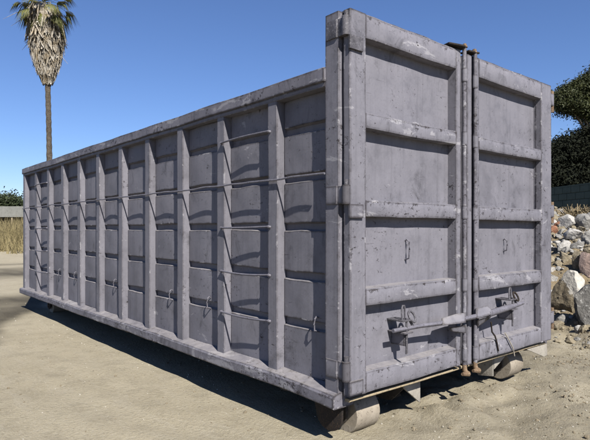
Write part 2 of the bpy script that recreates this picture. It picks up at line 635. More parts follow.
# front (far) cross rail and far corner posts
MB().prism(rrect(L - 0.08, L + 0.008, 1.974, 2.046, 0.008), 0, 0.10, W - 0.10, 4).build('top_rail', PAINT, box, angle=22)
for xa in (0.0, W - 0.10):
    MB().prism(rrect(xa, xa + 0.10, L - 0.105, L - 0.002, 0.01), 2, 0.262, 1.944, 10, wobble(0.003, 2, 4)).build('corner_post', PAINT, box, angle=22)

# near corner posts, taller than the sides
post_l = MB().prism(rrect(0.0, 0.11, 0.030, 0.134, 0.004), 2, 0.186, ZT, 30, wobble(0.003, 1.5, 8, (1, 1, 0))).build('corner_post', PAINT_M, box, angle=22)
post_r = MB().prism(rrect(W - 0.11, W, 0.030, 0.134, 0.004), 2, 0.186, ZT - 0.004, 30, wobble(0.003, 1.5, 18, (1, 1, 0))).build('corner_post', PAINT, box, angle=22)

# tie rod along the whole visible side
pts = []
for k in range(140):
    y = 0.13 + (L - 0.13) * k / 139
    z = 1.456 + 0.010 * mnoise.noise(Vector((0, y * 2.0, 3))) + 0.006 * mnoise.noise(Vector((0, y * 6, 1)))
    x = -0.006 + 0.006 * mnoise.noise(Vector((y * 2.3, 0, 7)))
    pts.append((x, y, z))
MB().tube(pts, 0.0062, 7).build('tie_rod', ROD, box)


def rung(ya, yb, z, s):
    p = []
    for k in range(13):
        t = k / 12
        y = ya + (yb - ya) * t
        p.append((-0.008 - 0.006 * math.sin(math.pi * t), y, z + s * math.sin(math.pi * t) - 0.006 * t))
    m = MB().tube(p, 0.0068, 8)
    m.tube([(0.006, ya, z - 0.004), (-0.010, ya + 0.012, z)], 0.0095, 8)
    m.tube([(0.006, yb, z - 0.008), (-0.010, yb - 0.012, z - 0.006)], 0.0095, 8)
    m.build('rung', ROD, box)


for i, (ia, ib) in enumerate(((0, 1), (8, 9))):
    for z, s in ((1.765, 0.004), (1.165, -0.004), (0.860, -0.010), (0.572, -0.010)):
        rung(rib_far[ia] - 0.028, rib_far[ib] - RW + 0.028, z, s)


def hook(loc, axis, parent, h=0.065):
    """J shaped tie hook standing off a sheet; axis is the outward direction."""
    a = Vector(axis)
    up = Vector((0, 0, 1))
    l = Vector(loc)
    p = [l - up * 0.01, l + a * 0.030 + up * 0.0, l + a * 0.034 + up * h * 0.5, l + a * 0.030 + up * h, l + a * 0.016 + up * (h + 0.014), l + a * 0.002 + up * (h + 0.006)]
    MB().tube(p, 0.005, 7).build('tie_hook', ROD, parent)


for bi in (0, 2, 3, 5, 7, 8):
    ya, yb = bays[bi]
    hook((XW - 0.03, ya + (yb - ya) * (0.26 if bi == 0 else 0.32), 0.565), (-1, 0, 0), box)

# ------------------------------------------------------------------ doors
YF, YP = -0.036, 0.028           # front of the door frame, face of the sunken sheet
door_l = MB().box(0.112, 1.128, YP + 0.012, YP + 0.020, 0.25, ZT - 0.004).build('door', PAINT, box)
door_r = MB().box(1.182, W - 0.112, YP + 0.012, YP + 0.020, 0.25, ZT - 0.012).build('door', PAINT, box)
beam_z = [(0.245, 0.375), (0.727, 0.830), (1.217, 1.316), (1.704, 1.797), (2.200, ZT)]


def door_fill(d, x0, xl, xr, x1, seed, dz):
    for k, (a, b2) in enumerate(((x0, xl), (xr, x1))):
        MB().prism(rrect(a, b2, YF, (0.014 if (a < 0.1 or b2 > 2.3) else YP + 0.014), 0.005), 2, 0.245 + dz, ZT + dz, 30,
                   wobble(0.0035, 2.4, seed + k * 5, (1, 1, 0))).build('stile', PAINT_M, d, angle=22)
        if a < 0.1:
            MB().box(b2 - 0.036, b2 - 0.003, 0.010, YP + 0.012, 0.25 + dz, ZT + dz - 0.01).build('stile_back', PAINT, d)
        elif b2 > 2.3:
            MB().box(a + 0.003, a + 0.080, 0.010, YP + 0.012, 0.25 + dz, ZT + dz - 0.01).build('stile_back', PAINT, d)
    for k, (za, zb) in enumerate(beam_z):
        za += dz
        zb += dz
        sl = 0.012 if k == 0 else (0.006 if k < 4 else 0.004)
        pr = [(YF + 0.008, za), (YF + 0.002, za + 0.002), (YF, za + 0.008), (YF, zb - sl - 0.006), (YF + 0.004, zb - sl), (YP + 0.012, zb), (YP + 0.012, za)]
        MB().prism(pr, 0, xl - 0.004, xr + 0.004, 22, wobble(0.0050, 2.6, seed + 30 + k * 3, (0, 0.12, 1))).build('beam', PAINT_M, d, angle=40)
    for k in range(4):
        za, zb = beam_z[k][1] + dz - 0.03, beam_z[k + 1][0] + dz + 0.03
        nu, nv = 16, 8
        vs, fs = [], []
        for j in range(nv + 1):
            for i in range(nu + 1):
                x = xl - 0.01 + (xr - xl + 0.02) * i / nu
                z = za + (zb - za) * j / nv
                bul = math.sin(math.pi * i / nu) * math.sin(math.pi * j / nv)
                y = YP - 0.010 * bul * mnoise.noise(Vector((seed, k * 2.2, 0))) * 2 + 0.010 * bul * mnoise.noise(Vector((x * 3.0, z * 3.0, seed + k)))
                vs.append((x, y, z))
        for j in range(nv):
            for i in range(nu):
                a = j * (nu + 1) + i
                fs.append((a, a + 1, a + nu + 2, a + nu + 1))
        MB().add(vs, fs).build('panel', PAINT, d, angle=60)


door_fill(door_l, 0.022, 0.150, 1.022, 1.075, 2.0, 0.0)
door_fill(door_r, 1.236, 1.302, 2.222, W - 0.018, 47.0, -0.006)

# uneven, torn upper edge of the doors (rolled and bent sheet lip)
for d, xa, xb, dz in ((door_l, 0.03, 1.07, 0.0), (door_r, 1.24, W - 0.02, -0.006)):
    wv = wobble(0.007, 5.0, xa * 9, (0, 0.4, 1))
    MB().prism(rrect(YF + 0.012, YP + 0.010, ZT + dz - 0.006, ZT + dz + 0.006, 0.003), 0, xa, xb, 50, wv).build('top_lip', PAINT_W, d, angle=22)

# strips, lock pipes
MB().prism(rrect(1.148, 1.202, -0.040, 0.03, 0.004), 2, 0.235, ZT - 0.01, 10).build('meeting_strip', PAINT, door_r, angle=22)


def pipe(x, y, r, z0, z1, name, parent, seed):
    pts = [(x + 0.003 * mnoise.noise(Vector((seed, k * 0.4, 0))), y, z0 + (z1 - z0) * k / 24) for k in range(25)]
    o = MB().tube(pts, r, 12).build(name, PAINT_W, parent)
    return o


lp = pipe(1.096, -0.050, 0.0135, 0.235, ZT + 0.02, 'lock_pipe', door_l, 1)
rp = pipe(1.224, -0.052, 0.0135, 0.235, ZT + 0.01, 'lock_pipe', door_r, 2)
for par, x, zs in ((lp, 1.096, (0.32, 0.78, 1.26, 1.75, 2.17)), (rp, 1.224, (0.31, 0.77, 1.255, 1.745, 2.15))):
    for z in zs:
        MB().tube([(x, -0.050, z - 0.045), (x, -0.050, z + 0.045)], 0.0175, 12).build('pipe_collar', PAINT, par)
    # rusty foot at the bottom
    m = MB().tube([(x, -0.050, 0.25), (x, -0.052, 0.215), (x, -0.062, 0.198)], [0.0145, 0.017, 0.019], 10)
    m.tube([(x - 0.055, -0.070, 0.200), (x + 0.012, -0.072, 0.192)], [0.011, 0.018], 8)
    m.build('pipe_foot', RUST, par)
# cams on top
m = MB().prism([(-0.15, -0.040), (-0.02, -0.075), (0.03, -0.055), (0.03, 0.03), (-0.13, 0.03)], 2, 0, 0.013)
cam_o = m.build('lock_cam', DARKRUST, lp, bevel=0.006)
cam_o.location = (1.085, 0.0, ZT + 0.012)
m = MB().prism([(-0.075, -0.055), (0.028, -0.072), (0.030, 0.0), (-0.073, 0.02)], 2, 0, 0.013)
o = m.build('lock_cam', DARKRUST, rp, bevel=0.006)
o.location = (1.224, 0.0, ZT + 0.004)
MB().tube([(1.100, -0.05, ZT + 0.02), (1.100, -0.05, ZT + 0.045)], [0.020, 0.010], 10).build('pipe_cap', RUST, lp)
MB().tube([(1.218, -0.05, ZT + 0.008), (1.218, -0.05, ZT + 0.034)], [0.019, 0.012], 10).build('pipe_cap', RUST, rp)


# hinges
def hinge(side_x, z, door, s, rust=False):
    # s = +1 left hinge, -1 right hinge
    mt = HARD if rust else PAINT_M
    x = side_x
    m = MB().prism(rrect(min(x - s * 0.008, x + s * 0.05), max(x - s * 0.008, x + s * 0.05), 0.035, 0.125, 0.006), 2, z - 0.050, z + 0.050)
    h = m.build('hinge', mt, door, bevel=0.003, angle=22)
    kx = x + s * 0.010
    MB().tube([(kx, -0.018, z - 0.052), (kx, -0.018, z + 0.052)], 0.024, 12).build('knuckle', HARD if rust else PAINT_D, h)
    MB().tube([(kx, -0.018, z + 0.05), (kx, -0.018, z + 0.082)], [0.011, 0.013], 8).build('hinge_pin', HARD, h)
    a, c = sorted((kx, kx + s * 0.105))
    MB().prism(rrect(a, c, YF - 0.014, YF + 0.004, 0.004), 2, z - 0.125, z - 0.052).build('strap', mt, h, angle=22)
    a, c = sorted((x - s * 0.002, x + s * 0.03))
    MB().box(a, c, -0.016, 0.04, z - 0.048, z + 0.048).build('hinge_web', mt, h, bevel=0.003)
    return h


hinge(0.0, 1.335, door_l, 1)
hinge(0.0, 0.385, door_l, 1)
hinge(0.0, 2.240, door_l, 1, True)
for z in (2.22, 1.30, 0.42):
    x = W
    h = MB().prism(rrect(x - 0.03, x + 0.040, -0.034, 0.05, 0.005), 2, z - 0.05, z + 0.05).build('hinge', PAINT, door_r, bevel=0.003, angle=22)
    MB().tube([(x + 0.030, -0.016, z - 0.10), (x + 0.030, -0.016, z + 0.075)], 0.018, 10).build('hinge_pin', RUST, h)

hook(at_y(405, 258, YP), (0, -1, 0), door_l, 0.10)
hook(at_y(503, 250, YP), (0, -1, 0), door_r, 0.07)

# cross bar lock over both doors
lb = MB()
pA = at_y(393, 331, -0.075)
pB = at_y(446, 322.5, -0.085)
pC = at_y(488, 314, -0.085)
pD = at_y(523, 303, -0.075)
lb.tube([pA, pA.lerp(pB, 0.5) + Vector((0, 0, 0.004)), pB, pC], [0.012, 0.013, 0.015, 0.018], 9)
lb.tube([pC, pC.lerp(pD, 0.6), pD], [0.024, 0.022, 0.012], 9)
lock = lb.build('lock_bar', ROD, door_l)
e0, e1 = at_y(442, 318, -0.09), at_y(489, 307, -0.09)


def plate(px, y0, y1, name, mat, parent):
    pts = [at_y(a, b2, y0) for a, b2 in px]
    k = len(pts)
    vs = [(p.x, y0, p.z) for p in pts] + [(p.x, y1, p.z) for p in pts]
    fs = [tuple(range(k)), tuple(range(2 * k - 1, k - 1, -1))]
    for j in range(k):
        j2 = (j + 1) % k
        fs.append((j, j2, k + j2, k + j))
    return MB().add(vs, fs).build(name, mat, parent, bevel=0.002)


def plate2(px, ytop, ybot, th, name, mat, parent):
    """sloping plate: first half of the points lie at ytop, the rest at ybot"""
    k = len(px)
    h = k // 2
    a = [at_y(x, y, ytop if i < h else ybot) for i, (x, y) in enumerate(px)]
    vs = [tuple(p) for p in a] + [(p.x, p.y + th, p.z - 0.004) for p in a]
    fs = [tuple(range(k)), tuple(range(2 * k - 1, k - 1, -1))]
    for j in range(k):
        j2 = (j + 1) % k
        fs.append((j, j2, k + j2, k + j))
    return MB().add(vs, fs).build(name, mat, parent, bevel=0.0015)


plate2([(443, 318), (456, 314), (466, 312.5), (466, 322.5), (456, 324), (443, 325)], -0.078, -0.115, 0.012, 'keeper_plate', PAINT, lock)
plate2([(450, 327.5), (466, 325), (466, 333), (453, 331.5)], -0.085, -0.070, 0.012, 'keeper_plate', PAINT, lock)
plate2([(477, 308), (487, 305.5), (494, 312), (493, 314), (478, 318.5), (477, 318)], -0.075, -0.110, 0.012, 'keeper_plate', PAINT, lock)
plate2([(478, 320), (492, 315.5), (490, 318.5), (478, 327)], -0.090, -0.070, 0.012, 'keeper_plate', PAINT, lock)


def bracket(px, py, parent, s):
    c = at_y(px, py, -0.06)
    m = MB().box(c.x - 0.05, c.x + 0.03, -0.092, YP + 0.002, c.z + 0.030, c.z + 0.040)
    br = m.build('lock_bracket', HARD, parent, bevel=0.002)
    MB().box(c.x - 0.045, c.x + 0.035, -0.100, YP + 0.002, c.z - 0.040, c.z - 0.030).build('bracket_plate', PAINT, br, bevel=0.002)
    MB().box(c.x - 0.012, c.x + 0.010, -0.074, YP + 0.002, c.z - 0.115, c.z - 0.036).build('bracket_stem', PAINT, br, bevel=0.003)
    MB().tube([(c.x - 0.004, -0.082, c.z - 0.16), (c.x - 0.004, -0.082, c.z + 0.05)], 0.007, 8).build('pin', HARD, br)
    # U hasp above
    m = MB().tube([(c.x - 0.030, -0.07, c.z + 0.03), (c.x - 0.030, -0.068, c.z + 0.105), (c.x - 0.022, -0.068, c.z + 0.122),
                   (c.x - 0.010, -0.068, c.z + 0.122), (c.x - 0.003, -0.068, c.z + 0.105), (c.x - 0.003, -0.07, c.z + 0.03)], 0.0062, 7)
    m.build('hasp', HARD, br)
    pts = []
    for k in range(12):
        a = 2 * math.pi * k / 12
        pts.append((c.x + 0.052 + 0.026 * math.cos(a), -0.078 + 0.016 * math.sin(a), c.z + 0.052 + 0.030 * math.sin(a)))
    MB().tube(pts, 0.0075, 7, closed=True).build('shackle', HARD if s > 0 else DARKRUST, br)
    MB().tube([(c.x + 0.03, -0.078, c.z + 0.030), (c.x + 0.072, -0.078, c.z - 0.02)], 0.008, 7).build('chain_link', HARD, br)


bracket(404, 326, door_l, 1)
bracket(510, 304, door_r, -1)
# hanging chain on the right door and a loose cord
p = at_y(491, 322, -0.05)
MB().tube([p, at_y(492, 332, -0.045), at_y(495, 336, -0.045), at_y(497, 343, -0.045), at_y(498.5, 351, -0.045)], 0.006, 6).build('chain', DARKRUST, door_r)
MB().tube([at_y(505, 333, -0.045), at_y(509, 340, -0.05), at_y(513, 348, -0.05), at_y(514.5, 356, -0.05)], 0.005, 6).build('cord', PLATE, door_r)

# ------------------------------------------------------------------ underneath
MB().box(0.11, W - 0.11, 0.030, 0.16, 0.196, 0.236).build('sill', UNDER, box, bevel=0.003)
MB().prism([(-0.004, 0.206), (-0.008, 0.210), (-0.008, 0.218), (-0.004, 0.222), (0.035, 0.222), (0.035, 0.206)], 0, 0.05, 2.36, 30,
           wobble(0.003, 4, 2, (0, 1, 1))).build('sill_edge', SILL, box, angle=22)
for k in range(10):
    y = 0.60 + k * 0.62
    MB().box(0.10, W - 0.10, y, y + 0.06, 0.12, 0.2345).build('cross_member', UNDER, box)
for x in (0.655, 1.680):
    pr = [(0.30, 0.195), (0.19, 0.060), (0.24, 0.035), (L - 0.02, 0.035), (L - 0.02, 0.195)]
    rl = MB().prism(pr, 0, x, x + 0.085).build('long_rail', UNDER, box, bevel=0.003)
    if x < 1:
        MB().prism([(0.610, 0.195), (0.775, 0.195), (0.775, 0.042), (0.765, 0.042), (0.612, 0.158)], 1, 0.066, 0.080).build('end_plate', PLATE, rl, bevel=0.002)
        MB().prism([(0.081, 0.195), (0.081, 0.160), (0.20, 0.045), (0.34, 0.195)], 0, 0.645, 0.6545).build('gusset', UNDER, rl, bevel=0.002)
    else:
        MB().prism([(1.683, 0.195), (1.84, 0.195), (1.84, 0.165), (1.683, 0.095)], 1, 0.066, 0.080).build('end_plate', PLATE, rl, bevel=0.002)
        MB().prism([(0.070, 0.195), (0.070, 0.044), (0.19, 0.028), (0.32, 0.195)], 0, 1.668, 1.6795).build('gusset', PLATE, rl, bevel=0.002)


def roller(xa, xb, yc, zc, r, parent):
    prof = [(0.0, 0.028), (0.0, r - 0.004), (0.004, r), (xb - xa - 0.004, r), (xb - xa, r - 0.004), (xb - xa, 0.028)]
    n = 36
    vs, fs = [], []
    for k in range(n):
        a = 2 * math.pi * k / n
        for (dx, rr_) in prof:
            vs.append((xa + dx, yc + rr_ * math.cos(a), zc + rr_ * math.sin(a)))
    m = len(prof)
    for k in range(n):
        k2 = (k + 1) % n
        for j in range(m - 1):
            fs.append((k * m + j, k2 * m + j, k2 * m + j + 1, k * m + j + 1))
    o = MB().add(vs, fs).build('roller', STEEL, parent, angle=25)
    MB().tube([(xa - 0.05, yc, zc), (xb + 0.05, yc, zc)], 0.0275, 14).build('axle', UNDER, o, angle=35)
    for x0 in (xa - 0.035, xb + 0.020):
        pr = [(yc - 0.055, 0.1955), (yc - 0.055, zc)]
        for k in range(9):
            a = math.pi + math.pi * k / 8
            pr.append((yc + 0.055 * math.cos(a), zc + 0.055 * math.sin(a)))
        pr += [(yc + 0.055, zc), (yc + 0.09, 0.1955)]
        MB().prism(pr, 0, x0, x0 + 0.014).build('roller_bracket', UNDER, o)
    return o


for (xa, xb) in ((0.225, 0.425), (2.00, 2.20)):
    roller(xa, xb, 0.215, 0.052, 0.116, box)
for (xa, xb) in ((0.225, 0.425), (2.00, 2.20)):
    roller(xa, xb, 6.10, 0.052, 0.116, box)
# rounded skid plate under the near corner, beside the roller
pr = [(0.06, 0.188)]
for k in range(13):
    a = math.pi + math.pi * k / 12
    pr.append((0.165 + 0.105 * math.cos(a), 0.10 + 0.095 * math.sin(a)))
pr += [(0.30, 0.188)]
MB().prism(pr, 0, 0.055, 0.070).build('skid_plate', DARKRUST, box, bevel=0.002)
# bent triangular skirt under the right post
MB().prism([(2.06, 0.200), (2.40, 0.200), (2.41, 0.105), (2.35, 0.098)], 1, 0.000, 0.014).build('skirt_plate', PLATE, box, bevel=0.002)
MB().prism([(2.05, 0.190), (2.40, 0.190), (2.40, 0.150)], 1, 0.016, 0.16).build('skirt_block', UNDER, box, bevel=0.002)

# ------------------------------------------------------------------ rocks of the bank
def rock_material(name, c1, c2, c3, white=None, wdir=None, wthr=0.0):
    m, nt, b = nmat(name)
    tc = N(nt, 'ShaderNodeTexCoord').outputs['Object']
    a = noise_tex(nt, tc, 4.0, 6, 0.65)
    f = noise_tex(nt, tc, 28.0, 5, 0.7)
    g = noise_tex(nt, tc, 9.0, 5, 0.65)
    col = mix(nt, ramp(nt, a, 0.35, 0.65), c1, c2)
    col = mix(nt, ramp(nt, f, 0.56, 0.66), col, c3)
    col = mix(nt, ramp(nt, g, 0.55, 0.7, 0, 0.6), col, tuple(c * 0.55 for c in c1))
    if white:
        dot = N(nt, 'ShaderNodeVectorMath', operation='DOT_PRODUCT')
        nt.links.new(tc, dot.inputs[0])
        dot.inputs[1].default_value = wdir
        s = mth(nt, 'ADD', dot.outputs['Value'], mth(nt, 'MULTIPLY', mth(nt, 'SUBTRACT', g, 0.5), 0.20))
        col = mix(nt, ramp(nt, s, wthr - 0.006, wthr + 0.006), col, mix(nt, ramp(nt, g, 0.4, 0.65), white, tuple(c * 0.7 for c in white)))
    nt.links.new(col, b.inputs['Base Color'])
    b.inputs['Roughness'].default_value = 0.92
    b.inputs['Specular IOR Level'].default_value = 0.15
    bump(nt, b, mth(nt, 'ADD', f, mth(nt, 'MULTIPLY', g, 2.0)), 0.8, 0.02)
    return m


RK_GREY = rock_material('grey_rock', (0.26, 0.25, 0.23), (0.40, 0.385, 0.36), (0.50, 0.48, 0.45))
RK_PALE = rock_material('pale_concrete', (0.46, 0.44, 0.41), (0.60, 0.58, 0.55), (0.30, 0.28, 0.25))
RK_TAN = rock_material('tan_rock', (0.27, 0.225, 0.155), (0.36, 0.31, 0.22), (0.45, 0.41, 0.33))
RK_RED = rock_material('red_brick_rubble', (0.33, 0.15, 0.09), (0.42, 0.21, 0.13), (0.45, 0.36, 0.29))
RK_PINK = rock_material('pinkish_rock', (0.42, 0.31, 0.26), (0.50, 0.39, 0.34), (0.36, 0.30, 0.27))


def rock_mesh(seed, sub=3, cuts=7, rough=0.16):
    bm = bmesh.new()
    bmesh.ops.create_icosphere(bm, subdivisions=sub, radius=1.0)
    rs = random.Random(seed)
    planes = []
    for _ in range(cuts):
        n = Vector((rs.gauss(0, 1), rs.gauss(0, 1), rs.gauss(0, 1))).normalized()
        planes.append((n, rs.uniform(0.45, 0.8)))
    off = Vector((seed * 1.37 % 50, seed * 0.71 % 50, seed * 2.3 % 50))
    for v in bm.verts:
        d = v.co.normalized()
        v.co = d * (1 + rough * 1.6 * mnoise.noise(d * 1.3 + off))
        for n, k in planes:
            t = v.co.dot(n) - k
            if t > 0:
                v.co -= n * t
        v.co += d * (rough * 0.55 * mnoise.noise(d * 3.7 + off) + rough * 0.25 * mnoise.noise(d * 9 + off))
    me = bpy.data.meshes.new('rock')
    bm.to_mesh(me)
    bm.free()
    me.polygons.foreach_set('use_smooth', [True] * len(me.polygons))
    me.set_sharp_from_angle(angle=R(32))
    return me


def rock(name, px, py, wp, hp, mat, label, seed, sub=3, cuts=7, depth=0.9, rot=0.0, group=None, sink=0.25):
    """px,py: foot of the rock in the photo; wp,hp: its width and height in photo pixels"""
    p, q = ground_hit(px, py)
    me = rock_mesh(seed, sub, cuts)
    me.name = name
    hw, hh_ = wp * q / FPX / 2, hp * q / FPX / 2
    vs = np.empty(len(me.vertices) * 3)
    me.vertices.foreach_get('co', vs)
    vs = vs.reshape(-1, 3)
    vs = (vs - (vs.max(0) + vs.min(0)) / 2) / ((vs.max(0) - vs.min(0)) / 2)
    vs *= np.array([hw, hw * depth, hh_ * (1 + sink)])
    vs[:, 2] += hh_ * (1 - sink)
    if rot:
        cr, sr = math.cos(rot), math.sin(rot)
        x, z = vs[:, 0].copy(), vs[:, 2] - hh_
        vs[:, 0], vs[:, 2] = cr * x - sr * z, sr * x + cr * z + hh_
    me.vertices.foreach_set('co', vs.reshape(-1))
    me.materials.append(mat)
    o = link(name, me)
    o.location = p + Vector((pdir(px, py).x, pdir(px, py).y, 0)).normalized() * hw * depth * 0.5
    o.location.z = gh(o.location.x, o.location.y) if False else p.z
    o.rotation_euler = (0, 0, -YAW - R(25) + (0 if name == 'boulder' else random.uniform(-0.9, 0.9)))
    tag(o, label, 'rock', group)
    return o


wd = Vector((0.80, -0.15, 0.55)).normalized()
RK_BIG = rock_material('earth_caked_boulder', (0.20, 0.165, 0.115), (0.27, 0.225, 0.155), (0.34, 0.30, 0.23), (0.66, 0.62, 0.55), tuple(wd), 0.185)
RK_SPOT = rock_material('white_patched_boulder', (0.13, 0.125, 0.115), (0.22, 0.21, 0.195), (0.50, 0.49, 0.46), (0.55, 0.53, 0.50), (-0.25, -0.1, 0.75), 0.33)
rock('boulder', 565, 310, 36, 40, RK_BIG, 'largest boulder of the dirt bank, caked brown with a broken white face', 11, 4, 6)
rock('boulder', 596, 322, 40, 38, RK_SPOT, 'rounded dark grey boulder with white patches at foot of bank', 23, 4, 5)
rock('boulder', 591, 276, 22, 24, RK_PINK, 'pinkish smooth-faced boulder half way up the dirt bank', 31, 3, 6)
rock('rock', 568, 229, 15, 15, RK_PALE, 'knobbly white rock on the crest beside the dry twigs', 43, 3, 8)
rock('rock', 584, 230, 19, 17, RK_GREY, 'broad grey rock on the crest next to the knobbly white rock', 57, 3, 7)
rock('concrete_slab', 574, 240, 19, 11, RK_PALE, 'tilted pale concrete slab just below the white crest rock', 61, 3, 9, 1.1, 0.25)
rock('concrete_slab', 565, 251, 14, 11, RK_PALE, 'thin white concrete flake stuck upright in the bank', 67, 3, 9, 0.4, -0.3)
rock('concrete_slab', 577, 248, 20, 6, RK_GREY, 'long flat grey slab lying across the bank below the concrete', 71, 3, 9, 0.8, 0.2)
rock('rock', 577, 270, 12, 20, RK_TAN, 'pointed tan stone standing upright in the middle of the bank', 83, 3, 9, 0.5, 0.15)
rock('brick_fragment', 553, 234, 9, 9, RK_RED, 'broken red brick on the bank beside the container hinge', 91, 2, 10, 1.0, 0.4)
rock('brick_fragment', 558, 227, 6, 6, RK_RED, 'small orange brick bit above the broken red brick', 92, 2, 10, 1.0, -0.3)
rock('rock', 552, 283, 11, 10, RK_PALE, 'small pale stone between the container and the largest boulder', 97, 3, 7)
rock('rock', 590, 246, 16, 12, RK_GREY, 'grey rock on the bank above the pinkish boulder', 103, 3, 7)
rock('rock', 557, 330, 12, 9, RK_TAN, 'tan stone on the flat at the foot of the bank', 109, 3, 8)
# further rubble: alike lumps
for k in range(210):
    for _ in range(30):
        px = random.uniform(549, 640)
        py = random.uniform(213, 256) if k % 3 < 2 else random.uniform(252, 334)
        if not (550 < px < 612 and 264 < py < 324) or random.random() < 0.06:
            break
    s = random.uniform(4.5, 11) * (0.75 + 0.4 * (py - 210) / 120)
    t = random.random()
    if t < 0.38:
        a = (RK_GREY, 'rough grey rubble lump lying loose on the dirt bank', 'grey rubble lumps on the bank')
    elif t < 0.76:
        a = (RK_PALE, 'pale angular concrete lump lying loose on the dirt bank', 'pale concrete lumps on the bank')
    else:
        a = (RK_TAN, 'earth-coloured rubble lump lying loose on the dirt bank', 'earth-coloured lumps on the bank')
    rock('rubble_lump', px, py, s, s * random.uniform(0.5, 0.85), a[0], a[1], 200 + k, 2, 11, random.uniform(0.7, 1.1), random.uniform(-0.6, 0.6), a[2])


# ------------------------------------------------------------------ gravel (uncountable)
def gravel(name, n, sampler, mat, smin, smax, label, seed):
    rs = np.random.default_rng(seed)
    t = (1 + 5 ** 0.5) / 2
    iv = np.array([(-1, t, 0), (1, t, 0), (-1, -t, 0), (1, -t, 0), (0, -1, t), (0, 1, t), (0, -1, -t), (0, 1, -t), (t, 0, -1), (t, 0, 1), (-t, 0, -1), (-t, 0, 1)]) / 1.9
    fc = np.array([(0, 11, 5), (0, 5, 1), (0, 1, 7), (0, 7, 10), (0, 10, 11), (1, 5, 9), (5, 11, 4), (11, 10, 2), (10, 7, 6), (7, 1, 8),
                   (3, 9, 4), (3, 4, 2), (3, 2, 6), (3, 6, 8), (3, 8, 9), (4, 9, 5), (2, 4, 11), (6, 2, 10), (8, 6, 7), (9, 8, 1)])
    xy = sampler(rs, n)
    n = len(xy)
    z = ground_h(xy[:, 0], xy[:, 1])
    s = smin * (smax / smin) ** (rs.random(n) ** 2.6)
    V = iv[None] * (1 + rs.normal(0, 0.16, (n, 12, 1))) * rs.uniform(0.6, 1.2, (n, 1, 3)) * s[:, None, None]
    a = rs.uniform(0, 6.28, n)
    ca, sa = np.cos(a)[:, None], np.sin(a)[:, None]
    V = np.stack([ca * V[..., 0] - sa * V[..., 1], sa * V[..., 0] + ca * V[..., 1], V[..., 2] * 0.75], -1)
    V += np.stack([xy[:, 0], xy[:, 1], z + s * 0.15], -1)[:, None, :]
    F = fc[None] + (np.arange(n) * 12)[:, None, None]
    me = bpy.data.meshes.new(name)
    me.from_pydata(V.reshape(-1, 3).tolist(), [], F.reshape(-1, 3).tolist())
    me.materials.append(mat)
    o = link(name, me)
    tag(o, label, 'gravel', kind='stuff')
    return o


def in_front(rs, n):
    p = np.stack([rs.uniform(-2.6, 5.5, n * 3), rs.uniform(-2.0, 3.0, n * 3)], -1)
    dens = 0.07 + 0.9 * sst(0.2, 1.2, p[:, 0] + 0.2 * p[:, 1]) * (1 - sst(0.1, 0.5, p[:, 1]))
    dens *= 0.35 + 1.3 * sst(-0.15, 0.25, fbm(p[:, 0] * 1.3, p[:, 1] * 1.3, 5, 3))
    return p[rs.random(len(p)) < dens][:n]


def left_field(rs, n):
    p = np.stack([rs.uniform(-5.5, 0.3, n), rs.uniform(-1.0, 12, n)], -1)
    return p[rs.random(len(p)) < 0.25 + 1.2 * sst(-0.1, 0.3, fbm(p[:, 0] * 0.9, p[:, 1] * 0.9, 15, 3))]


def on_bank(rs, n):
    return np.stack([rs.uniform(3.5, 11, n), rs.uniform(-2.0, 6, n)], -1)


PEB_P = mottled('pale_pebbles', (0.48, 0.44, 0.36), (0.60, 0.57, 0.50), (0.34, 0.30, 0.24), 25, 0.9, 0.2, 0.002)
PEB_D = mottled('brown_pebbles', (0.20, 0.165, 0.11), (0.30, 0.25, 0.175), (0.12, 0.10, 0.08), 25, 0.9, 0.2, 0.002)
gravel('pale_gravel', 9000, in_front, PEB_P, 0.0018, 0.008, 'pale pebbles strewn over the churned soil before the doors', 1)
gravel('soil_crumbs', 14000, in_front, PEB_D, 0.0025, 0.016, 'brown soil crumbs strewn over the ground before the doors', 2)
gravel('pale_gravel', 4200, left_field, PEB_P, 0.0018, 0.009, 'pale pebbles scattered on the sand along the ribbed side', 3)
gravel('soil_crumbs', 2500, left_field, PEB_D, 0.0022, 0.010, 'brown crumbs scattered on the sand along the ribbed side', 4)
gravel('rubble_chips', 9000, on_bank, RK_TAN, 0.008, 0.065, 'earth-coloured stone chips covering the dirt bank', 5)
gravel('rubble_chips', 2500, on_bank, RK_GREY, 0.010, 0.050, 'grey stone chips covering the dirt bank', 6)


# ------------------------------------------------------------------ foliage helpers
def leaf_material(name, c1, c2, c3, scale=1.0, rough=0.6):
    m, nt, b = nmat(name)
    v = N(nt, 'ShaderNodeNewGeometry').outputs['Position']
    a = noise_tex(nt, v, scale, 4, 0.6)
    f = noise_tex(nt, v, scale * 9, 3, 0.6)
    col = mix(nt, ramp(nt, a, 0.35, 0.65), c1, c2)
    col = mix(nt, ramp(nt, f, 0.52, 0.68), col, c3)
    nt.links.new(col, b.inputs['Base Color'])
    b.inputs['Roughness'].default_value = rough
    b.inputs['Specular IOR Level'].default_value = 0.2
    return m


def quads_mesh(name, C, U, V_, mat, parent=None, taper=1.0):
    """many small quads: centre C, half axes U and V_ (numpy n x 3)"""
    n = len(C)
    P = np.stack([C - U - V_, C + U * 1.0 - V_ * 1.0, C + U * taper + V_, C - U * taper + V_], 1)
    F = np.arange(n * 4).reshape(n, 4)
    me = bpy.data.meshes.new(name)
    me.from_pydata(P.reshape(-1, 3).tolist(), [], F.tolist())
    me.materials.append(mat)
    return link(name, me, parent)


def rand_unit(rs, n):
    v = rs.normal(0, 1, (n, 3))
    return v / np.linalg.norm(v, axis=1, keepdims=True)


